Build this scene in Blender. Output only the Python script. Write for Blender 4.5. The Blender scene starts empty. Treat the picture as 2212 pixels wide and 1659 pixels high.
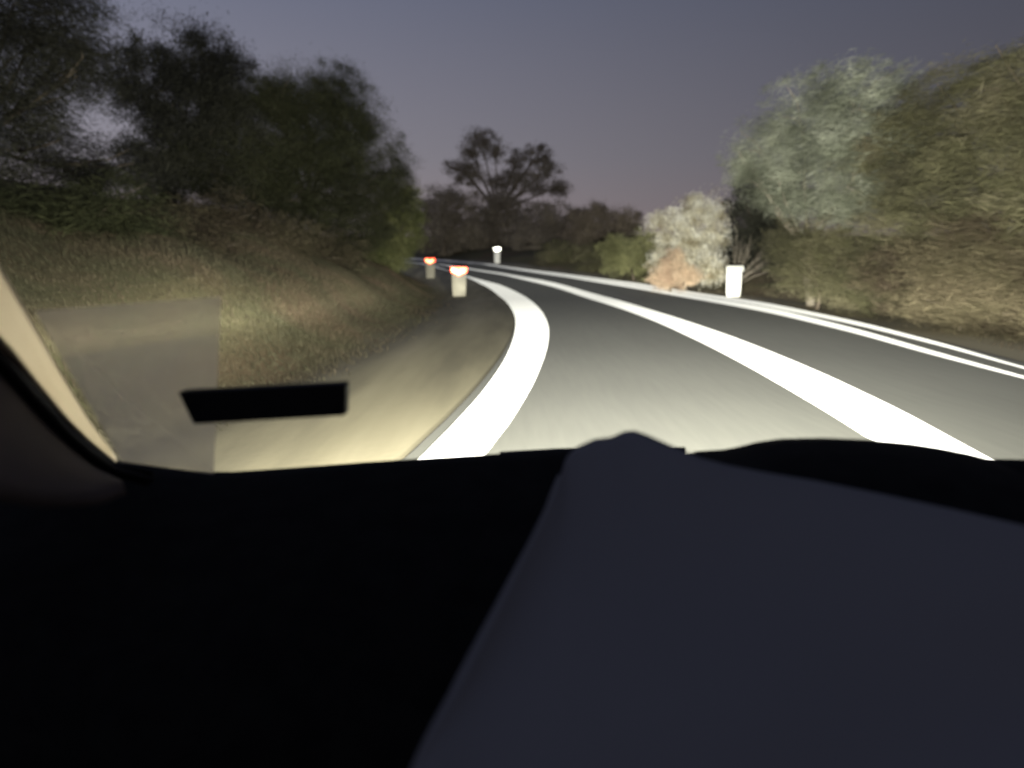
import bpy, bmesh, math, random
import numpy as np
from mathutils import Vector, Matrix
R = math.radians
rng = np.random.default_rng(7); random.seed(7)
S = bpy.context.scene
COL = S.collection

# ------------------------------------------------------------------ camera
CAM_H = 1.25
FPX = 1702.0                      # focal length in pixels of a 2212 x 1659 picture
PITCH = math.atan(269.5 / FPX)    # camera looks slightly down
cam_d = bpy.data.cameras.new('camera'); cam = bpy.data.objects.new('camera', cam_d); COL.objects.link(cam)
cam.location = (0, 0, CAM_H); cam.rotation_euler = (math.pi/2 - PITCH, 0, 0)
cam_d.sensor_width = 36; cam_d.lens = 36*FPX/2212
cam_d.clip_start = .02; cam_d.clip_end = 3000
cam_d.dof.use_dof = True; cam_d.dof.focus_distance = 2.0
cam_d.dof.aperture_fstop = cam_d.lens/10.0     # 10 mm wide opening
S.camera = cam

# ------------------------------------------------------------------ world: last light of dusk
S.view_settings.view_transform = 'Standard'; S.view_settings.look = 'None'
S.view_settings.exposure = 0; S.view_settings.gamma = 1
w = bpy.data.worlds.new('World'); S.world = w; w.use_nodes = True
nt = w.node_tree; nt.nodes.clear()
def N(nt, t, **k):
    n = nt.nodes.new(t)
    for a, b in k.items(): setattr(n, a, b)
    return n
out = N(nt, 'ShaderNodeOutputWorld'); bg = N(nt, 'ShaderNodeBackground'); bg.inputs[1].default_value = 1
sky = N(nt, 'ShaderNodeTexSky', sky_type='NISHITA'); sky.sun_disc = False
sky.sun_elevation = R(-4); sky.sun_rotation = R(-25)
tc = N(nt, 'ShaderNodeTexCoord'); sep = N(nt, 'ShaderNodeSeparateXYZ')
nt.links.new(tc.outputs['Generated'], sep.inputs[0])
ramp = N(nt, 'ShaderNodeValToRGB')
nt.links.new(sep.outputs['Z'], ramp.inputs[0])
cr = ramp.color_ramp
cr.elements[0].position = 0.0; cr.elements[0].color = (.225, .180, .190, 1)
cr.elements[1].position = 1.0; cr.elements[1].color = (.035, .042, .085, 1)
e = cr.elements.new(.12); e.color = (.168, .156, .184, 1)
e = cr.elements.new(.32); e.color = (.100, .108, .158, 1)
# paler towards the left where the sun went down
mx = N(nt, 'ShaderNodeMapRange'); mx.inputs[1].default_value = -.6; mx.inputs[2].default_value = .5
mx.inputs[3].default_value = 1.8; mx.inputs[4].default_value = .66
nt.links.new(sep.outputs['X'], mx.inputs[0])
mul = N(nt, 'ShaderNodeMixRGB', blend_type='MULTIPLY'); mul.inputs[0].default_value = 1
nt.links.new(ramp.outputs[0], mul.inputs[1]); nt.links.new(mx.outputs[0], mul.inputs[2])
sm = N(nt, 'ShaderNodeMixRGB', blend_type='ADD'); sm.inputs[0].default_value = .05
nt.links.new(mul.outputs[0], sm.inputs[1]); nt.links.new(sky.outputs[0], sm.inputs[2])
nt.links.new(sm.outputs[0], bg.inputs[0]); nt.links.new(bg.outputs[0], out.inputs[0])
S.cycles.use_denoising = True; S.cycles.sample_clamp_indirect = 3
S.cycles.max_bounces = 5; S.cycles.transparent_max_bounces = 8
S.cycles.caustics_reflective = False; S.cycles.caustics_refractive = False

# ------------------------------------------------------------------ projection helpers
def ray(px, py):
    x = px-1106; u = 829.5-py
    c, s = math.cos(PITCH), math.sin(PITCH)
    return (x, FPX*c + u*s, u*c - FPX*s)
def W(px, py, Y):
    r = ray(px, py); k = Y/r[1]
    return (r[0]*k, Y, CAM_H + r[2]*k)
def z0(Y):
    Y = np.asarray(Y, float)
    q = .0018*np.clip(Y-25, 0, 23)**2
    return q + .030*np.clip(Y-48, 0, 60)
def G(px, py):                       # where the line of sight meets the road surface
    r = ray(px, py); lo = 1.0
    Y = lo
    while Y < 120:
        if CAM_H + r[2]/r[1]*Y <= float(z0(Y)): break
        Y += .05
    return (r[0]/r[1]*Y, Y)
def smooth(pts, n=90):               # Catmull-Rom by chord length
    p = np.array(pts, float); p = np.vstack([2*p[0]-p[1], p, 2*p[-1]-p[-2]])
    res = []
    m = max(3, n//(len(p)-3))
    for i in range(1, len(p)-2):
        a, b, c, d = p[i-1], p[i], p[i+1], p[i+2]
        for t in np.linspace(0, 1, m, endpoint=False):
            res.append(.5*((2*b)+(-a+c)*t+(2*a-5*b+4*c-d)*t*t+(-a+3*b-3*c+d)*t**3))
    res.append(p[-2]); return np.array(res)

# ------------------------------------------------------------------ object helpers
def tag(o, label=None, cat=None, group=None, kind=None):
    if label: o['label'] = label
    if cat: o['category'] = cat
    if group: o['group'] = group
    if kind: o['kind'] = kind
    return o
def empty(name, loc=(0, 0, 0)):
    o = bpy.data.objects.new(name, None); COL.objects.link(o); o.location = loc; o.empty_display_size = .2
    return o
def mesh(name, V, F, mat, parent=None, smoothf=False):
    me = bpy.data.meshes.new(name)
    V = np.asarray(V, np.float32)
    if parent is not None: V = V - np.array(parent.location, np.float32)
    if isinstance(F, np.ndarray):
        n, k = F.shape
        me.vertices.add(len(V)); me.vertices.foreach_set('co', V.ravel())
        me.loops.add(n*k); me.loops.foreach_set('vertex_index', F.astype(np.int32).ravel())
        me.polygons.add(n); me.polygons.foreach_set('loop_start', np.arange(0, n*k, k, dtype=np.int32))
        me.update(calc_edges=True)
    else:
        me.from_pydata([tuple(map(float, v)) for v in V], [], F)
    me.validate()
    if smoothf: me.polygons.foreach_set('use_smooth', [True]*len(me.polygons))
    me.materials.append(mat)
    o = bpy.data.objects.new(name, me); COL.objects.link(o)
    if parent is not None: o.parent = parent
    return o
def tube_geo(path, radii, n=8):
    path = [Vector(p) for p in path]; V = []; F = []
    for i, p in enumerate(path):
        d = (path[min(i+1, len(path)-1)]-path[max(i-1, 0)]).normalized()
        a = d.cross(Vector((0, 0, 1)) if abs(d.z) < .9 else Vector((1, 0, 0))).normalized(); b = d.cross(a)
        for k in range(n):
            t = 2*math.pi*k/n; V.append(p+(a*math.cos(t)+b*math.sin(t))*radii[i])
    for i in range(len(path)-1):
        for k in range(n):
            F.append((i*n+k, i*n+(k+1) % n, (i+1)*n+(k+1) % n, (i+1)*n+k))
    F.append(tuple(range(n))[::-1]); F.append(tuple((len(path)-1)*n+k for k in range(n)))
    return V, F
def join(parts):
    V = []; F = []
    for v, f in parts:
        o = len(V); V += list(v); F += [tuple(i+o for i in q) for q in f]
    return V, F
def bevel(o, wd=.004, seg=2):
    m = o.modifiers.new('Bevel', 'BEVEL'); m.width = wd; m.segments = seg; m.limit_method = 'ANGLE'; return o

# ------------------------------------------------------------------ materials
def new_mat(name):
    m = bpy.data.materials.new(name); m.use_nodes = True
    return m, m.node_tree, m.node_tree.nodes['Principled BSDF']
def noisy(name, c1, c2, scale=3, rough=.85, stretch=(1, 1, 1), c3=None, fine=None, metallic=0, spec=.3, bump=0, detail=5, lo=.35, hi=.65, sheen=0, famp=.2):
    m, t, b = new_mat(name)
    g = N(t, 'ShaderNodeNewGeometry'); mp = N(t, 'ShaderNodeMapping'); mp.inputs['Scale'].default_value = stretch
    nz = N(t, 'ShaderNodeTexNoise'); nz.inputs['Scale'].default_value = scale; nz.inputs['Detail'].default_value = detail
    t.links.new(g.outputs['Position'], mp.inputs[0]); t.links.new(mp.outputs[0], nz.inputs[0])
    r = N(t, 'ShaderNodeValToRGB'); t.links.new(nz.outputs[0], r.inputs[0])
    r.color_ramp.elements[0].position = lo; r.color_ramp.elements[0].color = (*c1, 1)
    r.color_ramp.elements[1].position = hi; r.color_ramp.elements[1].color = (*c2, 1)
    if c3: e = r.color_ramp.elements.new((lo+hi)/2); e.color = (*c3, 1)
    col = r.outputs[0]
    if fine:
        n2 = N(t, 'ShaderNodeTexNoise'); n2.inputs['Scale'].default_value = fine; n2.inputs['Detail'].default_value = 3
        t.links.new(mp.outputs[0], n2.inputs[0])
        mr = N(t, 'ShaderNodeMapRange'); mr.inputs[1].default_value = .3; mr.inputs[2].default_value = .7
        mr.inputs[3].default_value = 1-famp; mr.inputs[4].default_value = 1+famp
        t.links.new(n2.outputs[0], mr.inputs[0])
        mu = N(t, 'ShaderNodeMixRGB', blend_type='MULTIPLY'); mu.inputs[0].default_value = 1
        t.links.new(col, mu.inputs[1]); t.links.new(mr.outputs[0], mu.inputs[2]); col = mu.outputs[0]
        if bump:
            bp = N(t, 'ShaderNodeBump'); bp.inputs['Strength'].default_value = bump; bp.inputs['Distance'].default_value = .02
            t.links.new(n2.outputs[0], bp.inputs['Height']); t.links.new(bp.outputs[0], b.inputs['Normal'])
    t.links.new(col, b.inputs['Base Color']); b.inputs['Roughness'].default_value = rough
    b.inputs['Metallic'].default_value = metallic; b.inputs['Specular IOR Level'].default_value = spec
    if sheen:
        b.inputs['Sheen Weight'].default_value = sheen; b.inputs['Sheen Roughness'].default_value = .5
    return m
def leaf_mat(name, c1, c2, scale=.9, c3=None):
    """leaf colour: broad patches of two or three tints, each leaf slightly different; some light passes through"""
    m, t, b = new_mat(name)
    g = N(t, 'ShaderNodeNewGeometry')
    nz = N(t, 'ShaderNodeTexNoise'); nz.inputs['Scale'].default_value = scale; nz.inputs['Detail'].default_value = 3
    t.links.new(g.outputs['Position'], nz.inputs[0])
    r = N(t, 'ShaderNodeValToRGB'); t.links.new(nz.outputs[0], r.inputs[0])
    r.color_ramp.elements[0].position = .36; r.color_ramp.elements[0].color = (*c1, 1)
    r.color_ramp.elements[1].position = .64; r.color_ramp.elements[1].color = (*c2, 1)
    if c3: e = r.color_ramp.elements.new(.5); e.color = (*c3, 1)
    mr = N(t, 'ShaderNodeMapRange'); mr.inputs[3].default_value = .6; mr.inputs[4].default_value = 1.4
    t.links.new(g.outputs['Random Per Island'], mr.inputs[0])
    mu = N(t, 'ShaderNodeMixRGB', blend_type='MULTIPLY'); mu.inputs[0].default_value = 1
    t.links.new(r.outputs[0], mu.inputs[1]); t.links.new(mr.outputs[0], mu.inputs[2])
    t.links.new(mu.outputs[0], b.inputs['Base Color']); b.inputs['Roughness'].default_value = .7
    b.inputs['Specular IOR Level'].default_value = .2
    tr = N(t, 'ShaderNodeBsdfTranslucent'); t.links.new(mu.outputs[0], tr.inputs[0])
    mxs = N(t, 'ShaderNodeMixShader'); mxs.inputs[0].default_value = .3
    o = t.nodes['Material Output']
    t.links.new(b.outputs[0], mxs.inputs[1]); t.links.new(tr.outputs[0], mxs.inputs[2]); t.links.new(mxs.outputs[0], o.inputs[0])
    return m
def plain(name, c, rough=.6, metallic=0, spec=.4):
    return noisy(name, tuple(x*.88 for x in c), c, 9, rough, metallic=metallic, spec=spec)

M_road = noisy('asphalt', (.086, .084, .066), (.110, .108, .086), .7, .9, (1, .08, 1), fine=16, bump=.02, sheen=.04, famp=.08)
def ground_mat():
    m, t, b = new_mat('verge_and_bank')
    g = N(t, 'ShaderNodeNewGeometry')
    def layer(c1, c2, c3, sc, st):
        mp = N(t, 'ShaderNodeMapping'); mp.inputs['Scale'].default_value = st; t.links.new(g.outputs['Position'], mp.inputs[0])
        nz = N(t, 'ShaderNodeTexNoise'); nz.inputs['Scale'].default_value = sc; nz.inputs['Detail'].default_value = 6; t.links.new(mp.outputs[0], nz.inputs[0])
        r = N(t, 'ShaderNodeValToRGB'); t.links.new(nz.outputs[0], r.inputs[0])
        for i, (p, c) in enumerate(((.35, c1), (.65, c2))): r.color_ramp.elements[i].position = p; r.color_ramp.elements[i].color = (*c, 1)
        e = r.color_ramp.elements.new(.5); e.color = (*c3, 1); return r
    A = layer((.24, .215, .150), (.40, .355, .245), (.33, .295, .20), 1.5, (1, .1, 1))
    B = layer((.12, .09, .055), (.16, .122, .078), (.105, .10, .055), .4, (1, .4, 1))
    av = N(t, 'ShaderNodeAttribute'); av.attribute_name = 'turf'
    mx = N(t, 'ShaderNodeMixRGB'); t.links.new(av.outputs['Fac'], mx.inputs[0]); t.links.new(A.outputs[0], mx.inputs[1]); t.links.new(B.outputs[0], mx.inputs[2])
    f = N(t, 'ShaderNodeTexNoise'); f.inputs['Scale'].default_value = 18; f.inputs['Detail'].default_value = 4; t.links.new(g.outputs['Position'], f.inputs[0])
    bp = N(t, 'ShaderNodeBump'); bp.inputs['Strength'].default_value = .2; bp.inputs['Distance'].default_value = .012; t.links.new(f.outputs[0], bp.inputs['Height']); t.links.new(bp.outputs[0], b.inputs['Normal'])
    t.links.new(mx.outputs[0], b.inputs['Base Color']); b.inputs['Roughness'].default_value = .95; b.inputs['Specular IOR Level'].default_value = .1
    return m
M_ground = ground_mat()
M_paint = noisy('road_paint', (.76, .75, .71), (.84, .83, .80), 2.0, .7, (1, .2, 1), sheen=1)
M_bark = noisy('bark', (.07, .055, .04), (.16, .13, .10), 4, .9, (1, 1, .3), fine=20)
M_bark_pale = noisy('pale_bark', (.16, .14, .11), (.30, .26, .21), 3, .85, (1, 1, .3), fine=20)

# ------------------------------------------------------------------ headlights: beam shape by height and side
def beam(name, loc, yaw, power, curve, hwid, parent=None, col=(1, .975, .85)):
    L = bpy.data.lights.new(name, 'SPOT'); L.energy = power; L.color = col
    L.spot_size = R(150); L.spot_blend = .4; L.shadow_soft_size = .05
    o = bpy.data.objects.new(name, L); COL.objects.link(o)
    o.location = loc; o.rotation_euler = (math.pi/2, 0, -yaw)
    if parent: o.parent = parent; o.location = Vector(loc)-parent.location
    L.use_nodes = True; t = L.node_tree; em = t.nodes['Emission']
    tcn = N(t, 'ShaderNodeTexCoord'); sp = N(t, 'ShaderNodeSeparateXYZ')   # direction in the lamp's own frame: -Z ahead, Y up, X right
    t.links.new(tcn.outputs['Normal'], sp.inputs[0])
    fc = N(t, 'ShaderNodeValToRGB')
    mr = N(t, 'ShaderNodeMapRange'); mr.inputs[1].default_value = -.35; mr.inputs[2].default_value = .45
    t.links.new(sp.outputs['Y'], mr.inputs[0]); t.links.new(mr.outputs[0], fc.inputs[0])
    els = fc.color_ramp.elements
    for i, (p, v) in enumerate(curve):
        q = (p+.35)/.8
        if i < 2: e = els[i]; e.position = q
        else: e = els.new(q)
        e.color = (v, v, v, 1)
    hx = N(t, 'ShaderNodeMath', operation='DIVIDE'); hx.inputs[1].default_value = hwid
    t.links.new(sp.outputs['X'], hx.inputs[0])
    h2 = N(t, 'ShaderNodeMath', operation='POWER'); h2.inputs[1].default_value = 2
    ab = N(t, 'ShaderNodeMath', operation='ABSOLUTE'); t.links.new(hx.outputs[0], ab.inputs[0]); t.links.new(ab.outputs[0], h2.inputs[0])
    ng = N(t, 'ShaderNodeMath', operation='MULTIPLY'); ng.inputs[1].default_value = -1; t.links.new(h2.outputs[0], ng.inputs[0])
    ex = N(t, 'ShaderNodeMath', operation='EXPONENT'); t.links.new(ng.outputs[0], ex.inputs[0])
    pr = N(t, 'ShaderNodeMath', operation='MULTIPLY'); t.links.new(fc.outputs[0], pr.inputs[0]); t.links.new(ex.outputs[0], pr.inputs[1])
    t.links.new(pr.outputs[0], em.inputs['Strength'])
    return o

# ------------------------------------------------------------------ road lines traced on the road surface
L_in = [(918, 985), (985, 915), (1050, 840), (1095, 770), (1113, 715), (1110, 680), (1090, 650), (1060, 626), (1036, 613)]
L_out = [(1042, 1000), (1110, 905), (1160, 815), (1184, 740), (1181, 695), (1160, 662), (1126, 637), (1085, 618), (1046, 607)]
C_in = [(1900, 970), (1800, 905), (1700, 845), (1600, 787), (1500, 735), (1400, 690), (1300, 655), (1200, 622), (1100, 598), (1050, 589), (1000, 581)]
C_out = [(2080, 965), (1960, 900), (1860, 850), (1760, 803), (1640, 753), (1540, 715), (1420, 675), (1300, 640), (1200, 612), (1100, 593), (1050, 585.5), (1000, 578)]
R_in = [(2212, 822), (2000, 765), (1800, 710), (1600, 665), (1400, 629), (1250, 604), (1150, 589), (1060, 574.5), (1000, 568)]
R_out = [(2212, 797), (2000, 735), (1800, 685), (1600, 647), (1400, 616), (1250, 596), (1150, 583.5), (1060, 571), (1000, 565.5)]
def plan(pts): return [G(*p) for p in pts]
def extend(pl, near, turn=R(-1.6), n=26, step=2.2, d0=None):
    p = [np.array(q) for q in pl]
    d = p[0]-p[1]; d /= np.linalg.norm(d)
    head = [p[0]+d*near]
    d = p[-1]-p[-2] if d0 is None else np.array(d0); d /= np.linalg.norm(d); q = p[-1]; tail = []
    c, s = math.cos(-turn), math.sin(-turn)
    for i in range(n):
        d = np.array([c*d[0]-s*d[1], s*d[0]+c*d[1]]); q = q+d*step; tail.append(q)
    return head+p+tail
Lm = plan([((a[0]+b[0])/2, (a[1]+b[1])/2) for a, b in zip(L_in, L_out)])
Cm = plan([((a[0]+b[0])/2, (a[1]+b[1])/2) for a, b in zip(C_in[:5], C_out[:5])]) + plan([(1420, 688), (1300, 647), (1200, 617), (1100, 595.5), (1050, 587), (1000, 579.5)])
Rm = plan([((a[0]+b[0])/2, (a[1]+b[1])/2) for a, b in zip(R_in, R_out)])
print('L', [tuple(round(float(v), 1) for v in p) for p in Lm]); print('C', [tuple(round(float(v), 1) for v in p) for p in Cm]); print('R', [tuple(round(float(v), 1) for v in p) for p in Rm])
Lc = smooth(extend(Lm, 9, R(-1.9)), 240); Rc = smooth(extend(Rm, 14, R(-1.4)), 240)

def dist_side(P, line):              # distance to a polyline, + on its right
    keep = np.r_[True, np.hypot(*np.diff(line, axis=0).T) > .05]; line = line[keep]
    a = line[:-1]; b = line[1:]; d = b-a; L2 = (d**2).sum(1)
    best = np.full(len(P), 1e9); sg = np.zeros(len(P)); lat = np.zeros(len(P))
    for i in range(len(a)):
        v = P-a[i]; t = np.clip((v@d[i])/L2[i], 0, 1); q = v-t[:, None]*d[i]
        dd = np.hypot(q[:, 0], q[:, 1]); cross = (d[i, 0]*v[:, 1]-d[i, 1]*v[:, 0])/math.sqrt(L2[i])
        m = (dd < best-1e-7) | ((dd < best+1e-7) & (np.abs(cross) > lat))   # at a shared corner trust the squarer side
        best = np.where(m, dd, best); sg = np.where(m, -np.sign(cross), sg); lat = np.where(m, np.abs(cross), lat)
    return best*sg
def bumps(X, Y):
    return .5*np.sin(X*.9+Y*.35+1)+.35*np.sin(X*.37-Y*.81)+.25*np.sin(X*1.9+Y*1.3+2)
def H(X, Y):
    X = np.atleast_1d(np.asarray(X, float)); Y = np.atleast_1d(np.asarray(Y, float))
    P = np.stack([X, Y], 1)
    s = -dist_side(P, Lc); r = dist_side(P, Rc)
    z = z0(Y).copy()
    b = np.clip(s-2.65, 0, None)
    bank = 4.2*(1-np.exp(-b*.58/4.2)) * np.clip(b/1.6, 0, 1)
    ditch = -.09*np.exp(-((s-2.5)/.45)**2)
    z = np.where(s > 0, z+bank+ditch+bumps(X, Y)*.16*np.clip(b, 0, 1.5), z)
    c = np.clip(r-2.2, 0, None)
    z = np.where(r > 0, z+1.6*(1-np.exp(-c*.2/1.6))+bumps(X, Y)*.1*np.clip(c, 0, 1), z)
    return z - .004
def h1(x, y): return float(H(x, y)[0])

# terrain sheet: fine near, coarse to the horizon
def axis(*segs):
    out = []
    for a, b, st in segs: out += list(np.arange(a, b, st))
    return np.array(out+[segs[-1][1]])
ax = axis((-600, -120, 60), (-120, -40, 8), (-40, -14, 1.2), (-14, 12, .3), (12, 40, 1.2), (40, 120, 8), (120, 600, 60))
ay = axis((-40, -2, 4), (-2, 40, .4), (40, 80, .8), (80, 160, 5), (160, 1000, 60))
XX, YY = np.meshgrid(ax, ay); Z = H(XX.ravel(), YY.ravel())
nx = len(ax); ny = len(ay)
ii = (np.arange(ny-1)[:, None]*nx+np.arange(nx-1)[None]).ravel()
F = np.stack([ii, ii+1, ii+nx+1, ii+nx], 1)
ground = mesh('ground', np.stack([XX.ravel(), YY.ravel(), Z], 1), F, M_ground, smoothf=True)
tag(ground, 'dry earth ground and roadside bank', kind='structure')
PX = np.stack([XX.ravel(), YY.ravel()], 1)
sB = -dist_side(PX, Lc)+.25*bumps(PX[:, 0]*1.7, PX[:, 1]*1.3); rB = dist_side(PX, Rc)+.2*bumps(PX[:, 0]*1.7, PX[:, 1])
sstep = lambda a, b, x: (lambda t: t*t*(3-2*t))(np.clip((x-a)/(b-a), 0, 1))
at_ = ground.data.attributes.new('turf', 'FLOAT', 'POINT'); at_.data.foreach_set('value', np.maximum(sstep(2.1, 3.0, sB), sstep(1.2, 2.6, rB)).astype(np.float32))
ZG = Z.reshape(ny, nx)
def Hq(x, y):
    i = np.clip(np.searchsorted(ax, x)-1, 0, nx-2); j = np.clip(np.searchsorted(ay, y)-1, 0, ny-2)
    u = (x-ax[i])/(ax[i+1]-ax[i]); v = (y-ay[j])/(ay[j+1]-ay[j])
    return (ZG[j, i]*(1-u)+ZG[j, i+1]*u)*(1-v)+(ZG[j+1, i]*(1-u)+ZG[j+1, i+1]*u)*v
def strip(name, A, B, lift, mat, **kw):
    """sheet between two plan polylines, laid on the road surface"""
    n = 260
    def res(p):
        p = np.array(p); d = np.r_[0, np.cumsum(np.hypot(*np.diff(p, axis=0).T))]; t = np.linspace(0, d[-1], n)
        return np.stack([np.interp(t, d, p[:, 0]), np.interp(t, d, p[:, 1])], 1)
    A = res(A); B = res(B); k = kw.pop('cols', 1)
    V = []
    for i in range(n):
        for j in range(k+1):
            p = A[i]+(B[i]-A[i])*j/k; V.append((p[0], p[1], float(z0(p[1]))+lift))
    F = [(i*(k+1)+j, i*(k+1)+j+1, (i+1)*(k+1)+j+1, (i+1)*(k+1)+j) for i in range(n-1) for j in range(k)]
    return mesh(name, V, F, mat)
def offset(p, o):
    p = np.array(p); d = np.gradient(p, axis=0); d /= np.linalg.norm(d, axis=1)[:, None]
    return p+np.stack([d[:, 1], -d[:, 0]], 1)*o
road = strip('road', offset(Lc, -.30), offset(Rc, .45), .012, M_road, cols=10)
tag(road, 'asphalt road bending left', kind='structure')
mk = empty('road_marking', (0, 0, 0)); tag(mk, 'white painted lines along the asphalt', kind='structure')
def line(A, B, near, turn, name='painted_line', lift=.017):
    a = smooth(extend(plan(A), near, turn, n=20), 200); b = smooth(extend(plan(B), near, turn, n=20), 200)
    return a, b
def line_obj(A, B, near, turn):
    a, b = line(A, B, near, turn)
    o = strip('painted_line', a, b, .017, M_paint); o.parent = mk; return o
line_obj(L_in, L_out, 6, R(-1.9)); line_obj(C_in, C_out, 6, R(-1.6))
# far edge line: solid far off, close by a pair of thin stripes with worn asphalt between
a, b = line(R_in, R_out, 10, R(-1.4))
def respl(p, n=300):
    d = np.r_[0, np.cumsum(np.hypot(*np.diff(p, axis=0).T))]; t = np.linspace(0, d[-1], n)
    return np.stack([np.interp(t, d, p[:, 0]), np.interp(t, d, p[:, 1])], 1)
a = respl(a); b = respl(b)
w_in = np.clip((a[:, 1]-7.5)/11, .0, 1)[:, None]*.32+.17
for A_, B_ in ((a, a+(b-a)*np.minimum(w_in, .501)), (b+(a-b)*np.minimum(w_in*.9, .501), b)):
    strip('painted_line', A_, B_, .017, M_paint).parent = mk

# ------------------------------------------------------------------ foliage
DENS = 2.6; LS = .62
def leaves(blobs, density, L, Wd, align=(0, 0, 0), clump=.28, shell=.5, hang=0):
    """blobs: (centre, radii). returns vertices and faces of loose leaf blades"""
    VV = []; n_tot = 0; L = L*LS; Wd = Wd*LS
    for c, r in blobs:
        c = np.array(c); r = np.array(r)
        area = 4*math.pi*((r[0]*r[1])**1.6/3+(r[0]*r[2])**1.6/3+(r[1]*r[2])**1.6/3)**(1/1.6)
        n = int(area*density*DENS/(L*Wd)); m = max(6, int(area/(clump**2)*.55))
        u = rng.normal(size=(m, 3)); u /= np.linalg.norm(u, axis=1)[:, None]
        rad = shell+(1-shell)*rng.random(m)**.6
        cc = c+u*r*rad[:, None]*(1+.16*rng.normal(size=(m, 1)))
        sz = clump*rng.uniform(.45, 1.25, m)
        idx = rng.integers(0, m, n)
        p = cc[idx]+rng.normal(size=(n, 3))*sz[idx][:, None]*np.array([.55, .75 if abs(align[1]) < 3 else 1.7, .42])
        d = rng.normal(size=(n, 3))+np.array(align)*(1+.3*rng.normal(size=(n, 1))); d[:, 2] -= hang
        d /= np.linalg.norm(d, axis=1)[:, None]
        q = np.cross(d, rng.normal(size=(n, 3))); q /= np.linalg.norm(q, axis=1)[:, None]
        l = L*rng.uniform(.5, 1.4, n)[:, None]/2; ww = Wd*rng.uniform(.6, 1.3, n)[:, None]/2
        VV.append(np.stack([p-d*l, p+q*ww, p+d*l, p-q*ww], 1)); n_tot += n
    V = np.concatenate(VV).reshape(-1, 3)
    return V, np.arange(len(V)).reshape(-1, 4)
def blob(px, py, Y, rx, ry, dep):
    return (W(px, py, Y), (rx/FPX*Y, dep, ry/FPX*Y))
def tree(name, label, cat, base, blobs, mat, bark, density=1.0, L=.16, Wd=.03, align=(0, 0, 0), clump=.3, shell=.5,
         trunk_r=.12, group=None, hang=0, limbs=True, split=1):
    bx, by = base; bz = h1(bx, by)-.05
    o = empty(name, (bx, by, bz)); tag(o, label, cat, group)
    B = [blob(*b) for b in blobs]
    V, F = leaves(B, density, L, Wd, align, clump, shell, hang)
    keep = Hq(V[::4, 0], V[::4, 1]) < V[::4, 2]+.02
    V = V.reshape(-1, 4, 3)[keep].reshape(-1, 3); F = np.arange(len(V)).reshape(-1, 4)
    mesh('crown', V, F, mat, o)
    parts = []
    top = np.mean([np.array(c) for c, r in B], 0); fork = Vector((bx, by, bz)).lerp(Vector(top), .42)
    j = lambda s: Vector((random.uniform(-s, s), random.uniform(-s, s), 0))
    parts.append(tube_geo([(bx, by, bz), Vector((bx, by, bz)).lerp(fork, .5)+j(trunk_r), fork], [trunk_r*1.3, trunk_r, trunk_r*.8]))
    for c, r in B:
        c = Vector(c); mid = fork.lerp(c, .5)+j(.1*r[0])
        parts.append(tube_geo([fork, mid, c], [trunk_r*.5, trunk_r*.26, trunk_r*.08], 6))
        if limbs:
            for k in range(3):
                e = c+Vector((random.uniform(-1, 1)*r[0], random.uniform(-.7, .7)*r[1], random.uniform(-.4, .95)*r[2]))*.9
                m2 = c.lerp(e, .5)+j(.12*r[0])
                parts.append(tube_geo([mid.lerp(c, random.uniform(.2, 1)), m2, e], [trunk_r*.22, trunk_r*.13, trunk_r*.05], 5))
    V, F = join(parts); mesh('trunk', V, F, bark, o, True)
    return o
def gp(px, Y): return ((px-1106)/ray(1106, 560)[1]*Y, Y)

LV_dark = leaf_mat('dark_leaves', (.045, .05, .025), (.09, .095, .045), .5)
LV_green = leaf_mat('green_leaves', (.060, .062, .036), (.10, .103, .058), .5, (.075, .08, .042))
LV_lime = leaf_mat('lime_leaves', (.09, .10, .04), (.17, .175, .075), .8)
LV_umber = leaf_mat('umber_leaves', (.16, .13, .10), (.24, .20, .15), .7)
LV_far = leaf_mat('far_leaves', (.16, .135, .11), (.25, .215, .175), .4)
LV_sage = leaf_mat('sage_leaves', (.18, .18, .085), (.36, .36, .18), .8)
LV_silver = leaf_mat('silver_leaves', (.17, .18, .13), (.56, .58, .46), 1.1, (.30, .32, .24))
LV_olive = leaf_mat('olive_leaves', (.095, .088, .055), (.21, .19, .12), .7, (.135, .13, .07))
LV_brown = leaf_mat('brown_leaves', (.09, .07, .048), (.15, .125, .08), .8, (.115, .10, .06))
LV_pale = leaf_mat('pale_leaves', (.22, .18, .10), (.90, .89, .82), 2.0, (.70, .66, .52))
LV_red = leaf_mat('russet_leaves', (.50, .36, .26), (.72, .58, .42), 1.5)
LV_gum = leaf_mat('gum_leaves', (.035, .035, .028), (.07, .07, .05), .4)

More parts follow.
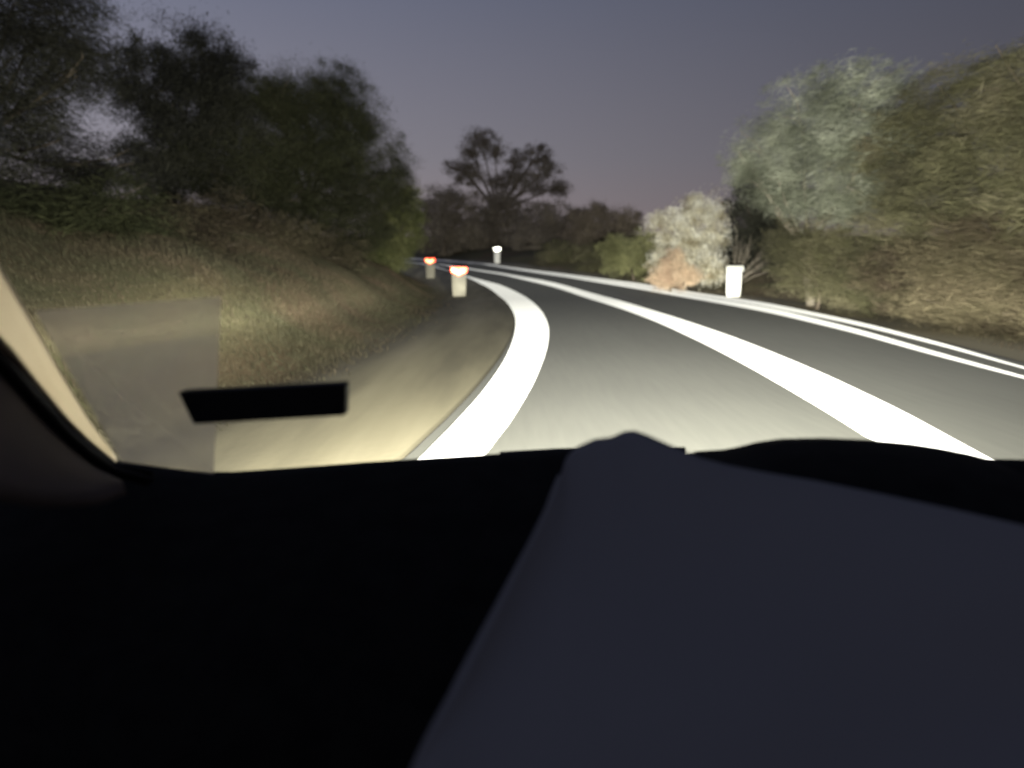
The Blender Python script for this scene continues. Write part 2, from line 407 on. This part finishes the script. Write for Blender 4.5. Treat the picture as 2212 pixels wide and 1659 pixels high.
AR = (.3, -5.0, .0)      # foliage combed along the road by the wind
GT = 'dark trees on the bank left of the road'
tree('gum_tree', 'tall sparse dark tree at the left edge with a bright gap of sky in it', 'tree', gp(-150, 12),
     [(-40, 150, 12, 170, 190, 1.2), (90, 60, 13, 120, 90, 1.0), (60, 330, 13, 120, 110, 1.0), (170, 150, 13, 70, 70, .8), (-60, 420, 12, 190, 130, 1.0), (170, 370, 14, 130, 70, .8), (40, 20, 12.5, 170, 90, 1.0), (130, 130, 13.5, 110, 80, 1.0), (60, 230, 13, 120, 80, 1.0)],
     LV_gum, M_bark, .62, .34, .016, (.3, -4, .3), .3, .25, .12, GT, .3)
tree('gum_tree', 'dark rounded tree standing behind the sparse one, its top against the sky', 'tree', gp(360, 24),
     [(330, 180, 24, 90, 90, 1.4), (420, 130, 25, 90, 65, 1.4), (480, 170, 25, 60, 70, 1.2), (400, 260, 24, 120, 110, 1.6), (280, 400, 22, 120, 80, 1.5), (370, 330, 23, 90, 90, 1.5), (450, 320, 24, 90, 90, 1.5), (500, 220, 25.5, 60, 60, 1.2)],
     LV_gum, M_bark, .9, .2, .035, (0, -1, 0), .42, .45, .15, GT)
tree('spreading_tree', 'biggest green tree on the left bank, its right side sloping down to the road', 'tree', gp(650, 27),
     [(560, 300, 26, 130, 130, 1.8), (690, 260, 28, 100, 110, 1.8), (735, 200, 29, 50, 50, 1.2), (650, 400, 26, 170, 130, 1.8), (790, 380, 30, 80, 140, 1.6), (480, 380, 24, 130, 100, 1.6), (830, 480, 31, 60, 80, 1.4), (700, 500, 28, 130, 70, 1.5), (590, 215, 26, 60, 40, 1.2), (640, 340, 27, 120, 110, 1.6), (560, 440, 25, 130, 80, 1.5), (760, 290, 29, 70, 100, 1.4), (740, 430, 29, 100, 110, 1.5), (660, 225, 28, 70, 40, 1.2), (850, 400, 31, 44, 90, 1.2)],
     LV_green, M_bark, 1.0, .30, .02, (.1, -3.5, .2), .36, .35, .16, GT)
tree('roadside_bush', 'low brown bush under the big tree on the left bank', 'bush', gp(470, 17),
     [(440, 490, 17, 130, 75, 1.2), (570, 520, 19, 130, 65, 1.2), (330, 520, 15, 110, 80, 1.0), (680, 555, 22, 110, 45, 1.1), (420, 545, 14.5, 120, 45, .9)],
     LV_brown, M_bark, .75, .32, .014, (.2, -4, .1), .25, .4, .05, 'bushes on the left bank')
tree('roadside_bush', 'dark bush low at the left edge behind the pillar', 'bush', gp(90, 11),
     [(90, 500, 11, 170, 90, .9), (230, 460, 12, 110, 80, .8), (-60, 560, 10, 120, 90, .8), (70, 570, 10.5, 150, 60, .8), (250, 530, 12.5, 130, 60, .9)],
     LV_dark, M_bark, .8, .30, .014, (.3, -4, .1), .22, .4, .05, 'bushes on the left bank')
tree('roadside_bush', 'lime green bush at the foot of the big tree near the red-topped post', 'bush', gp(850, 31),
     [(860, 500, 31, 50, 80, 1.2), (880, 455, 32, 32, 60, 1.0), (830, 545, 30, 60, 35, 1.0)],
     LV_lime, M_bark, .9, .15, .03, (0, -.8, 0), .28, .5, .05, 'bushes on the left bank')
GF = 'trees massed round the far bend'
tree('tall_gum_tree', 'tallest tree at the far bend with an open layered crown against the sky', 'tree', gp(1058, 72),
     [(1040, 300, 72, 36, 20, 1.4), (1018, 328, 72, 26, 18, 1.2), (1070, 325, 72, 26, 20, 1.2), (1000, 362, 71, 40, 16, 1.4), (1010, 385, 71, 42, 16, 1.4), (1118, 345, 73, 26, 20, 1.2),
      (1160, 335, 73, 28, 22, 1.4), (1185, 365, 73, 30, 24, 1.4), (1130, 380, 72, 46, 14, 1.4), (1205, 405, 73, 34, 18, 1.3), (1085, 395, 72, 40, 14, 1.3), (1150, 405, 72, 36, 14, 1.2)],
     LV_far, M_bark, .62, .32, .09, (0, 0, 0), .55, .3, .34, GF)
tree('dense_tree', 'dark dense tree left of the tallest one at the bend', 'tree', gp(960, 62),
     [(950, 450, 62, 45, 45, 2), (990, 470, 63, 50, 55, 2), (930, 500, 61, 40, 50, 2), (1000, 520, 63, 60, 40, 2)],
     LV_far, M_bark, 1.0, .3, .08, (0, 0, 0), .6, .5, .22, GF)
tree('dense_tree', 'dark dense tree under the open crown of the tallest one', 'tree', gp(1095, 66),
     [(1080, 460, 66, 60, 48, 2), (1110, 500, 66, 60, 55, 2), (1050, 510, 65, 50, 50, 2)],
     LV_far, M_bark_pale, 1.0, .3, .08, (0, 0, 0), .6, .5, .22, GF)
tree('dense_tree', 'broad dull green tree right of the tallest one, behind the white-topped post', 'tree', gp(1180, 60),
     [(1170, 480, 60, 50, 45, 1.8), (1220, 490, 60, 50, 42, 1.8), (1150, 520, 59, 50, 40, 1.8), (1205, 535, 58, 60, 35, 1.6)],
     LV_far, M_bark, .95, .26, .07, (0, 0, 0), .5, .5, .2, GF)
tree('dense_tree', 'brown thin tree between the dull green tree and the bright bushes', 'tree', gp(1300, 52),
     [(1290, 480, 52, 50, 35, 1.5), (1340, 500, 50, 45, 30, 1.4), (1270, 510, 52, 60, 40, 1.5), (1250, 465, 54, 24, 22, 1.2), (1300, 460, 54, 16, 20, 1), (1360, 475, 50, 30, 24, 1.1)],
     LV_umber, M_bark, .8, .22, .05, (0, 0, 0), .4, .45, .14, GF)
GB = 'bushes along the right verge'
tree('roadside_bush', 'long low green bush at the bend beside the far edge line', 'bush', gp(1245, 47),
     [(1240, 555, 47, 70, 26, 1.2), (1200, 548, 50, 40, 24, 1.2), (1300, 560, 43, 50, 28, 1.2)],
     LV_olive, M_bark, .95, .16, .04, (0, 0, 0), .3, .5, .05, GB)
tree('roadside_bush', 'bright lime bush left of the pale glaring bush', 'bush', gp(1370, 37),
     [(1350, 560, 38, 60, 34, 1.1), (1395, 545, 36, 36, 44, 1.0), (1330, 535, 39, 30, 26, 1.0)],
     LV_sage, M_bark, .95, .14, .035, (0, 0, 0), .26, .5, .05, GB)
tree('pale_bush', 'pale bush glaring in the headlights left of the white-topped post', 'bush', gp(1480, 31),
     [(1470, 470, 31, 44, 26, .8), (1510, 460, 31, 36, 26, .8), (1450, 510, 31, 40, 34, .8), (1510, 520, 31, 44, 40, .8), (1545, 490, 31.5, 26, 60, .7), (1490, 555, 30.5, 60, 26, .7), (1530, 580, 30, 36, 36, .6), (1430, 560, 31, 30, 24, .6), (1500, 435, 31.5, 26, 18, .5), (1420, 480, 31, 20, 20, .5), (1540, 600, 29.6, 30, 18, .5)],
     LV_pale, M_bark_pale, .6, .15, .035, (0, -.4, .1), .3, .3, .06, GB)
tree('russet_bush', 'small russet bush at the foot of the pale glaring bush', 'bush', gp(1450, 29.3),
     [(1450, 590, 29.3, 40, 30, .6), (1480, 600, 29.3, 34, 20, .6), (1425, 600, 29.6, 26, 20, .5), (1455, 560, 29.6, 24, 22, .5)],
     LV_red, M_bark, .8, .12, .03, (0, 0, .4), .2, .45, .03, GB)
tree('dark_tree', 'dark tree behind the bare twigs, between pale bush and silver tree', 'tree', gp(1640, 36),
     [(1620, 440, 36, 50, 60, 1.6), (1660, 520, 36, 60, 80, 1.6), (1600, 540, 37, 50, 60, 1.5), (1680, 420, 36, 60, 60, 1.6)],
     LV_gum, M_bark, 1.0, .2, .05, (0, 0, 0), .4, .5, .16, 'tall trees right of the road')
tree('silver_tree', 'silver green tree leaning toward the road behind the right verge', 'tree', gp(1760, 21.5),
     [(1660, 330, 22, 80, 66, 1.2), (1640, 395, 22, 60, 40, 1.0), (1740, 260, 21, 100, 80, 1.3), (1850, 210, 19, 110, 75, 1.4), (1790, 360, 20, 130, 80, 1.3), (1690, 430, 22, 50, 26, .8), (1880, 330, 18, 150, 110, 1.3), (1790, 450, 19.5, 80, 40, .9), (1900, 440, 18, 90, 50, .9), (1610, 350, 22.5, 34, 40, .7), (1660, 440, 22, 34, 22, .6)],
     LV_silver, M_bark_pale, .75, .48, .012, AR, .24, .35, .12, 'tall trees right of the road', .15)
tree('feathery_tree', 'large olive tree filling the right edge of the picture', 'tree', gp(2210, 15),
     [(2080, 240, 16, 150, 100, 1.3), (2230, 190, 14, 150, 110, 1.3), (2120, 400, 14.5, 180, 110, 1.3), (2300, 350, 13, 160, 170, 1.3), (1960, 330, 17, 110, 90, 1.2), (2000, 450, 16, 130, 80, 1.2)],
     LV_olive, M_bark, .85, .48, .012, AR, .24, .4, .14, 'tall trees right of the road', .15)
tree('roadside_bush', 'feathery yellow green bush under the silver tree right of the white-topped post', 'bush', gp(1770, 20),
     [(1720, 520, 21, 66, 46, 1.0), (1740, 590, 20.5, 70, 56, 1.0), (1820, 540, 19, 100, 70, 1.1), (1850, 620, 18, 90, 50, 1.0)],
     LV_olive, M_bark, .85, .48, .012, AR, .2, .4, .05, GB, .1)
tree('roadside_bush', 'brownish bush filling the lower right edge below the olive tree', 'bush', gp(2080, 14),
     [(1980, 590, 16, 120, 80, 1.1), (2100, 560, 14, 140, 100, 1.1), (2230, 600, 13, 130, 120, 1.1), (2060, 660, 14, 130, 50, .9), (2330, 680, 12, 120, 100, 1.0)],
     LV_brown, M_bark, .85, .48, .012, AR, .2, .4, .05, GB, .1)

# bare twiggy shrub
def bare_shrub(px, Y, hgt, label):
    x, y = gp(px, Y); z = h1(x, y)
    o = empty('bare_shrub', (x, y, z)); tag(o, label, 'shrub')
    parts = []
    for k in range(26):
        a = random.uniform(-1.15, 1.25); L = hgt*random.uniform(.6, 1.1); yy = random.uniform(-.5, .5)
        d = Vector((math.sin(a), yy, math.cos(a))).normalized()
        p0 = Vector((x, y, z)); p1 = p0+d*L*.5+Vector((0, 0, .1)); p2 = p0+d*L+Vector((0, 0, random.uniform(-.3, .1)))
        parts.append(tube_geo([p0, p1, p2], [.02, .012, .005], 5))
        for q in range(5):
            s = p1.lerp(p2, random.random()); e = s+(d+Vector((random.uniform(-.7, .7), random.uniform(-.5, .5), random.uniform(-.3, .7)))).normalized()*random.uniform(.2, .6)
            parts.append(tube_geo([s, e], [.008, .003], 4))
    V, F = join(parts); mesh('branches', V, F, M_bark_pale, o, True)
bare_shrub(1590, 30.5, 2.0, 'bare twiggy shrub between the pale bush and the dark tree')

# grass: uncountable dry blades
def grass(name, label, n, region, hgt, mat, lean=(0, -1.6)):
    P = region(n); X, Y = P[:, 0], P[:, 1]; Zg = Hq(X, Y)
    n = len(X); h = hgt*.27*rng.uniform(.4, 1.3, n)*(.55+.45*np.clip(.5+.6*np.sin(X*1.7+Y*.6)+.5*np.sin(Y*1.1-X*.5), 0, 1.6)); a = rng.uniform(0, 2*np.pi, n); wd = .006+.004*rng.random(n)
    dx = np.cos(a)*wd; dy = np.sin(a)*wd
    tx = X+rng.normal(size=n)*h*.4+lean[0]*h; ty = Y+rng.normal(size=n)*h*.4+lean[1]*h
    V = np.stack([np.stack([X-dx, Y-dy, Zg-.02], 1), np.stack([X+dx, Y+dy, Zg-.02], 1), np.stack([tx, ty, Zg+h], 1)], 1).reshape(-1, 3)
    o = mesh(name, V, np.arange(len(V)).reshape(-1, 3), mat); tag(o, label, 'grass', kind='stuff'); return o
def reg_left(n):
    Y = 3.5+45*rng.random(n)**1.7; X = -rng.random(n)*14+1; P = np.stack([X, Y], 1); s = -dist_side(P, Lc)
    k = (s > 1.6) & (s < 13) & (rng.random(n) < np.clip((s-1.7)/1.3, 0, 1)**2.2); return P[k]
def reg_right(n):
    Y = 5+45*rng.random(n)**1.5; X = 1+rng.random(n)*12; P = np.stack([X, Y], 1); r = dist_side(P, Rc)
    k = (r > 2.0) & (r < 5) | ((r > 1.0) & (r < 2.0) & (rng.random(n) < .15)); return P[k]
M_dry = leaf_mat('dry_grass', (.098, .074, .050), (.125, .096, .066), .35, (.082, .078, .048))
grass('grass', 'dry grass covering the left roadside bank', 420000, reg_left, .26, M_dry)
grass('grass', 'dry grass along the right verge under the bushes', 150000, reg_right, .22, M_dry)

# ------------------------------------------------------------------ guide posts
M_post = noisy('white_post_plastic', (.74, .73, .70), (.82, .81, .78), 3, .6)
M_postdark = noisy('darker_post_plastic', (.20, .185, .15), (.27, .25, .20), 3, .7)  # darker body colour for the posts with red reflectors
def reflector(name, c, rough=.35):
    m, t, b = new_mat(name); b.inputs['Base Color'].default_value = (*c, 1); b.inputs['Metallic'].default_value = 1
    b.inputs['Roughness'].default_value = rough
    v = N(t, 'ShaderNodeTexVoronoi'); v.inputs['Scale'].default_value = 90
    bp = N(t, 'ShaderNodeBump'); bp.inputs['Strength'].default_value = .15; t.links.new(v.outputs[0], bp.inputs['Height']); t.links.new(bp.outputs[0], b.inputs['Normal'])
    return m
M_white = reflector('clear_reflector', (.95, .95, .9)); M_red = reflector('red_reflector', (.95, .09, .045)); M_core = reflector('reflector_hot_core', (1, .62, .30))
def prism(poly, y0, y1):
    n = len(poly); V = [(x, y0, z) for x, z in poly]+[(x, y1, z) for x, z in poly]
    F = [tuple(range(n)), tuple(range(2*n-1, n-1, -1))]+[(i, n+i, n+(i+1) % n, (i+1) % n)[::-1] for i in range(n)]
    return V, F
def guide_post(label, px, Y, wd, hgt, kind, mat, rz=0):
    x, y = gp(px, Y); z = h1(x, y)-.03
    o = empty('guide_post', (0, 0, 0)); tag(o, label, 'guide post')
    hw = wd/2
    # body: a shallow channel section, slightly narrower at the foot
    V = []; F = []
    prof = [(-hw, .025), (-hw*.45, -.02), (hw*.45, -.02), (hw, .025), (hw, .045), (-hw, .045)]
    lev = [(0, .86), (.25*hgt, .93), (hgt*.93, 1), (hgt, .94)]
    for zz, k in lev:
        for a, b in prof: V.append((a*k, b, zz))
    m = len(prof)
    for i in range(len(lev)-1):
        for k in range(m): F.append((i*m+k, i*m+(k+1) % m, (i+1)*m+(k+1) % m, (i+1)*m+k))
    F.append(tuple(range(m))[::-1]); F.append(tuple((len(lev)-1)*m+k for k in range(m)))
    bevel(mesh('post', V, F, mat, o), .006)
    t = hgt*.985
    if kind == 'red':
        sh = [(-hw*1.08, t), (hw*1.08, t), (hw*1.08, t-.15), (hw*.45, t-.21), (0, t-.28), (-hw*.55, t-.2), (-hw*1.08, t-.15)]
        V, F = prism(sh[::-1], -.05, -.025); bevel(mesh('reflector', V, F, M_red, o), .004)
        sh = [(-hw*.92, t-.03), (-hw*.5, t-.05), (0, t-.12), (hw*.4, t-.06), (hw*.6, t-.04), (hw*.75, t-.13), (0, t-.24), (-hw*.9, t-.13)]
        V, F = prism(sh[::-1], -.056, -.0515); mesh('lens', V, F, M_core, o)  # orange colour paints the hot bright centre of the red reflector
    else:
        sh = [(-hw*1.1, t-.02), (-hw*.8, t+.02), (hw*.9, t+.02), (hw*1.1, t), (hw*1.1, t-.14), (hw*.4, t-.17), (0, t-.22), (-hw*.9, t-.16)]
        V, F = prism(sh[::-1], -.05, -.025); bevel(mesh('reflector', V, F, M_white, o), .006)
    o.location = (x, y, z); o.rotation_euler = (0, 0, rz); return o
guide_post('guide post with red reflector at the inside of the bend, nearer of the two', 991, 27.2, .50, 1.02, 'red', M_postdark)
guide_post('guide post with red reflector farther round the bend by the lime bush', 929, 39, .46, 1.0, 'red', M_postdark)
guide_post('white guide post on the right verge beside the pale glaring bush', 1588, 26.6, .52, 1.05, 'white', M_post)
guide_post('white guide post far off in front of the tallest tree', 1074, 49.5, .38, 1.0, 'white', M_post)

# ------------------------------------------------------------------ the vehicle round the camera
car = empty('car', (0, .6, .8)); tag(car, 'dark front of the car the view is seen from, with windscreen and dashboard', 'car')
M_dash = noisy('dash_plastic', (.006, .006, .0055), (.010, .010, .009), 30, .9, fine=400, bump=.2, spec=.1)
M_seal = plain('rubber_seal', (.012, .010, .009), .8, spec=.2)
M_trim = noisy('beige_pillar_trim', (.85, .70, .50), (.92, .78, .58), 6, .38, metallic=.9)
M_trimd = noisy('dim_door_trim', (.10, .08, .065), (.13, .10, .08), 8, .9)
M_hood = noisy('dark_car_paint', (.02, .02, .02), (.03, .03, .03), 3, .22, spec=.6)
def curve_y(pts, x):
    a = np.array(pts, float); return float(np.interp(x, a[:, 0], a[:, 1]))
edge = [(-500, 1180), (-200, 1060), (0, 1010), (150, 1005), (250, 1012), (320, 1022), (400, 1033), (480, 1038), (600, 1030), (800, 1015), (1000, 1002), (1200, 990), (1550, 998), (1900, 1004), (2212, 1010), (2800, 1040)]
# dashboard: far edge under the glass, top sloping toward the camera, rolled lip, fascia down
cols = np.linspace(-500, 2800, 70); V = []; rows = []
for cx in cols:
    ey = curve_y(edge, cx); p = Vector(W(cx, ey, .95))
    prof = [(1.0, -.6), (.995, -.06), (.965, -.008), (.95, 0), (.93, -.004), (.85, -.028), (.76, -.065), (.70, -.10), (.66, -.14), (.64, -.20), (.63, -.3), (.625, -.6)]
    for yy, dz in prof: V.append((p.x, yy, p.z+dz))
m = len(prof)
F = [(i*m+k, i*m+k+1, (i+1)*m+k+1, (i+1)*m+k) for i in range(len(cols)-1) for k in range(m-1)]
d = mesh('dashboard', V, F, M_dash, car, True)
sm_ = d.modifiers.new('Solidify', 'SOLIDIFY'); sm_.thickness = .01; sm_.offset = 1
# left pillar: beige trim face, dark seal beneath, dim door trim below
def ribbon(name, up, low, Yu, Yl, mat, thick, bulge=0):
    n = 40; k = 8; V = []
    tu = np.array(up, float); tl = np.array(low, float)
    su = np.linspace(0, 1, len(tu)); sl = np.linspace(0, 1, len(tl))
    for i in range(n):
        t = i/(n-1); u = [np.interp(t, su, tu[:, j]) for j in (0, 1)]; l = [np.interp(t, sl, tl[:, j]) for j in (0, 1)]
        for j in range(k+1):
            s = j/k; px = u[0]+(l[0]-u[0])*s
            Y = (Yu+(Yl-Yu)*s)*(1-.25*(1-t)) - bulge*math.sin(math.pi*s)
            if Yu < 0: Y = -Yu*FPX/(1106-px)
            V.append(W(px, u[1]+(l[1]-u[1])*s, Y))
    F = [(i*(k+1)+j, i*(k+1)+j+1, (i+1)*(k+1)+j+1, (i+1)*(k+1)+j) for i in range(n-1) for j in range(k)]
    o = mesh(name, V, F, mat, car, True); s = o.modifiers.new('Solidify', 'SOLIDIFY'); s.thickness = thick; s.offset = -1
    return o
ribbon('pillar', [(-260, 130), (-120, 370), (-40, 510), (30, 625), (90, 730), (140, 820), (190, 905), (250, 985)],
       [(-260, 420), (-120, 600), (-40, 695), (30, 770), (90, 845), (150, 915), (200, 960), (252, 1000)], -.46, -.46, M_trim, .012, .0)
ribbon('window_seal', [(-260, 420), (-120, 600), (-40, 695), (30, 770), (90, 845), (150, 915), (200, 960), (252, 1000), (330, 1026)],
       [(-260, 500), (-120, 670), (-40, 755), (30, 830), (90, 895), (150, 955), (200, 1000), (252, 1030), (330, 1045)], .878, .868, M_seal, .012, .012)
ribbon('door_trim', [(-260, 500), (-120, 670), (-40, 755), (30, 830), (90, 895), (150, 955), (200, 1000), (262, 1036)],
       [(-260, 1000), (-120, 1040), (-40, 1050), (30, 1062), (90, 1070), (150, 1068), (215, 1062), (264, 1040)], .862, .70, M_trimd, .012, .0)
# windscreen: clear pane with a faint mirror quality, raked back over the dashboard
mg, t, b = new_mat('windscreen_glass'); t.nodes.remove(b)
tr = N(t, 'ShaderNodeBsdfTransparent'); tr.inputs[0].default_value = (.97, .985, .97, 1)
gl = N(t, 'ShaderNodeBsdfGlossy'); gl.inputs['Roughness'].default_value = .02
lw = N(t, 'ShaderNodeLayerWeight'); pw = N(t, 'ShaderNodeMath', operation='POWER'); pw.inputs[1].default_value = 5
fr = N(t, 'ShaderNodeMath', operation='MULTIPLY_ADD'); fr.inputs[1].default_value = .9; fr.inputs[2].default_value = .04
t.links.new(lw.outputs['Facing'], pw.inputs[0]); t.links.new(pw.outputs[0], fr.inputs[0])
mxs = N(t, 'ShaderNodeMixShader'); o_ = t.nodes['Material Output']
t.links.new(fr.outputs[0], mxs.inputs[0]); t.links.new(tr.outputs[0], mxs.inputs[1]); t.links.new(gl.outputs[0], mxs.inputs[2]); t.links.new(mxs.outputs[0], o_.inputs[0])
V = []
nx_, nz_ = 30, 14
for i in range(nx_+1):
    x = -.78+1.95*i/nx_; cv = -.22*((x-.2)/1.0)**2
    for j in range(nz_+1):
        s = j/nz_; V.append((x, .985+cv*.6-.50*s-.06*math.sin(math.pi*s)*0, .955+.62*s))
F = [(i*(nz_+1)+j, i*(nz_+1)+j+1, (i+1)*(nz_+1)+j+1, (i+1)*(nz_+1)+j) for i in range(nx_) for j in range(nz_)]
mesh('windscreen', V, F, mg, car, True)
# bonnet and cowl ahead of the glass
V = []; cols = np.linspace(-.6, 1.75, 24)
for x in cols:
    e_ = abs((x-.6)/1.35)**3*.10
    for yy, zz in [(1.02, .93), (1.10, .925), (1.25, .885), (1.45, .825), (1.62, .76), (1.72, .68), (1.76, .50), (1.76, .3)]:
        V.append((x, yy-e_, zz-e_*.6))
m = 8; F = [(i*m+k, i*m+k+1, (i+1)*m+k+1, (i+1)*m+k) for i in range(len(cols)-1) for k in range(m-1)]
bo = mesh('bonnet', V, F, M_hood, car, True); q = bo.modifiers.new('Solidify', 'SOLIDIFY'); q.thickness = .006
# instrument hood: low hump at the right of the dashboard
hump = [(1560, 1016), (1640, 1002), (1690, 984), (1750, 973), (1850, 970), (1960, 975), (2060, 985), (2130, 998), (2190, 1012)]
V = []; cs = np.linspace(1560, 2190, 40); k = 7
for cx in cs:
    ty = curve_y(hump, cx); by = curve_y(edge, cx)+4
    for j in range(k):
        s = j/(k-1); Yd = .92-.30*s; top = W(cx, ty, .78)[2]; bot = W(cx, by, .78)[2]
        zz = bot-.03+(top-bot+.03)*math.sin(math.pi*min(1, s*1.15+.06))**.6 if s < .9 else bot-.035
        V.append((W(cx, ty, .78)[0], Yd, zz))
F = [(i*k+j, i*k+j+1, (i+1)*k+j+1, (i+1)*k+j) for i in range(len(cs)-1) for j in range(k-1)]
mesh('instrument_hood', V, F, M_dash, car, True)
# wipers resting along the foot of the glass
M_wip = plain('wiper_rubber', (.02, .02, .02), .5)
for pts, r in (([(1080, 982), (1200, 975), (1330, 970), (1480, 972)], .004), ([(1480, 985), (1560, 978), (1650, 972), (1760, 970)], .0035)):
    p = [W(a_, b_, 1.01) for a_, b_ in pts]; V, F = tube_geo(p, [r]*len(p), 8); mesh('wiper', V, F, M_wip, car, True)

# headlamps: housing with lens, the real lamps of this car
M_lens = plain('lamp_lens', (.7, .7, .7), .2)
YAW = R(11)
low = [(-.35, .014), (-.25, .018), (-.16, .028), (-.10, .05), (-.06, .09), (-.035, .16), (-.012, .34), (.004, .26), (.03, .19), (.09, .15), (.20, .11), (.45, .06)]
spill = [(-.35, .030), (-.25, .045), (-.16, .060), (-.09, .068), (-.05, .062), (0, .022), (.10, .014), (.45, .008)]
for lx in (-.15, 1.25):
    c = Vector((lx, 1.82, .60))
    V, F = tube_geo([c+Vector((0, -.10, 0)), c+Vector((0, -.02, 0)), c+Vector((0, 0, 0))], [.045, .07, .066], 20)
    hl = mesh('headlight', V, F, M_lens, car, True)
    beam('headlight_beam', (lx, 1.85, .60), YAW, 158000, low, .52, car)
    beam('headlight_spill', (lx, 1.85, .60), R(-2), 46000, spill, .85, car)

# ------------------------------------------------------------------ things lying on the dashboard and glass
M_cloth = noisy('navy_cloth', (.185, .182, .178), (.20, .197, .193), 2, .95, spec=.1)
topo = [(860, 1720), (905, 1640), (1000, 1475), (1100, 1275), (1170, 1130), (1205, 1050), (1222, 990), (1245, 965), (1285, 948), (1320, 944), (1350, 931), (1372, 930), (1400, 940), (1450, 962), (1510, 988), (1570, 1004), (1650, 1020), (1760, 1038), (1900, 1066), (2050, 1098), (2212, 1135), (2500, 1220), (2700, 1300)]
cs = np.concatenate([np.linspace(860, 1220, 34), np.linspace(1226, 1600, 50), np.linspace(1615, 2700, 46)])
k = 26; V = []
for cx in cs:
    ty = curve_y(topo, cx)
    for j in range(k+4):
        s = (j-4)/(k-1)
        if s < 0:
            q = -s*(k-1)/4; V.append(W(cx, ty+q*46, .775-.40*(max(ty-925, 0)/975)**.6+.03*q))
        else:
            py = ty+(1900-ty)*s**1.25
            Y = .775-.40*(max(py-925, 0)/975)**.6 + .006*math.sin(cx*.0045+s*6)+.004*math.sin(cx*.003-s*9)
            V.append(W(cx, py, max(Y, .3)))
k += 4
F = [(i*k+j, i*k+j+1, (i+1)*k+j+1, (i+1)*k+j) for i in range(len(cs)-1) for j in range(k-1)]
jk = mesh('jacket', V, F, M_cloth, None, True); tag(jk, 'dark blue grey jacket heaped over the middle of the dashboard', 'jacket')
q = jk.modifiers.new('Solidify', 'SOLIDIFY'); q.thickness = .012; q.offset = -1

# black flat box stuck to the glass
M_black = plain('black_plastic', (.005, .005, .0045), .6, spec=.15)
def slab(name, quad, Ys, thick, mat, label=None, cat=None, parent=None, bev=.002):
    f = [Vector(W(px, py, Y)) for (px, py), Y in zip(quad, Ys)]
    n = (f[1]-f[0]).cross(f[3]-f[0]).normalized()
    if n.y > 0: n = -n
    bq = [p-n*thick for p in f]
    V = f+bq; F = [(0, 1, 2, 3), (7, 6, 5, 4), (0, 4, 5, 1), (1, 5, 6, 2), (2, 6, 7, 3), (3, 7, 4, 0)]
    o = mesh(name, V, F, mat, parent); bm = bmesh.new(); bm.from_mesh(o.data); bmesh.ops.recalc_face_normals(bm, faces=bm.faces); bm.to_mesh(o.data); bm.free()
    bevel(o, bev); 
    if label: tag(o, label, cat)
    return o
tg = empty('black_box', W(565, 872, .79)); tag(tg, 'black rectangular box fixed low on the windscreen at the left', 'box')
slab('housing', [(383, 847), (747, 828), (745, 898), (417, 917)], [.74, .74, .74, .74], .018, M_black, parent=tg)
slab('mounting_pad', [(480, 870), (650, 862), (650, 888), (490, 900)], [.759, .759, .759, .759], .06, M_black, parent=tg)
# translucent sheets added to paint a pale windscreen reflection in the left corner
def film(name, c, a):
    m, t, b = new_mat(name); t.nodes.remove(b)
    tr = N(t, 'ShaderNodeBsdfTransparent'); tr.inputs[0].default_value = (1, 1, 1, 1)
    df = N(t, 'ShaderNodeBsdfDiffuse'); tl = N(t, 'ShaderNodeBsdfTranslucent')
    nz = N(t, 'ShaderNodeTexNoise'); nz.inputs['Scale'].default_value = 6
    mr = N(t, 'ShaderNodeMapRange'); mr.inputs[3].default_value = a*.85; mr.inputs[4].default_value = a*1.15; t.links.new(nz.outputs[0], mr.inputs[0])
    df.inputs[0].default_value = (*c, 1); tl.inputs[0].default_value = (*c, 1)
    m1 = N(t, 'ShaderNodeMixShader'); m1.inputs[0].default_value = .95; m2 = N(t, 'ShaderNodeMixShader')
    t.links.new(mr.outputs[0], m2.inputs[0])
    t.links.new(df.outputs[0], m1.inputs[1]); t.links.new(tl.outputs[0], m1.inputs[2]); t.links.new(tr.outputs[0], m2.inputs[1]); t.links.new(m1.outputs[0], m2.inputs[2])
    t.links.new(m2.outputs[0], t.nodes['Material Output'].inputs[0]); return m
M_film = film('reflection_film', (1, .88, .74), .30); M_film2 = film('reflection_patch_film', (.98, .98, .84), .20); M_edge = film('reflection_edge', (.95, .92, .84), .65)
sl = empty('glass_reflection', W(300, 800, .76)); tag(sl, 'translucent panel painting a pale reflection in the left corner of the windscreen', 'plastic sleeve')
slab('reflection_sheet', [(75, 672), (478, 641), (462, 1024), (262, 998)], [.72, .77, .80, .80], .0008, M_film, parent=sl, bev=.0001)
slab('reflection_patch', [(135, 772), (468, 722), (462, 1018), (264, 992)], [.735, .775, .805, .805], .0008, M_film2, parent=sl, bev=.0001)
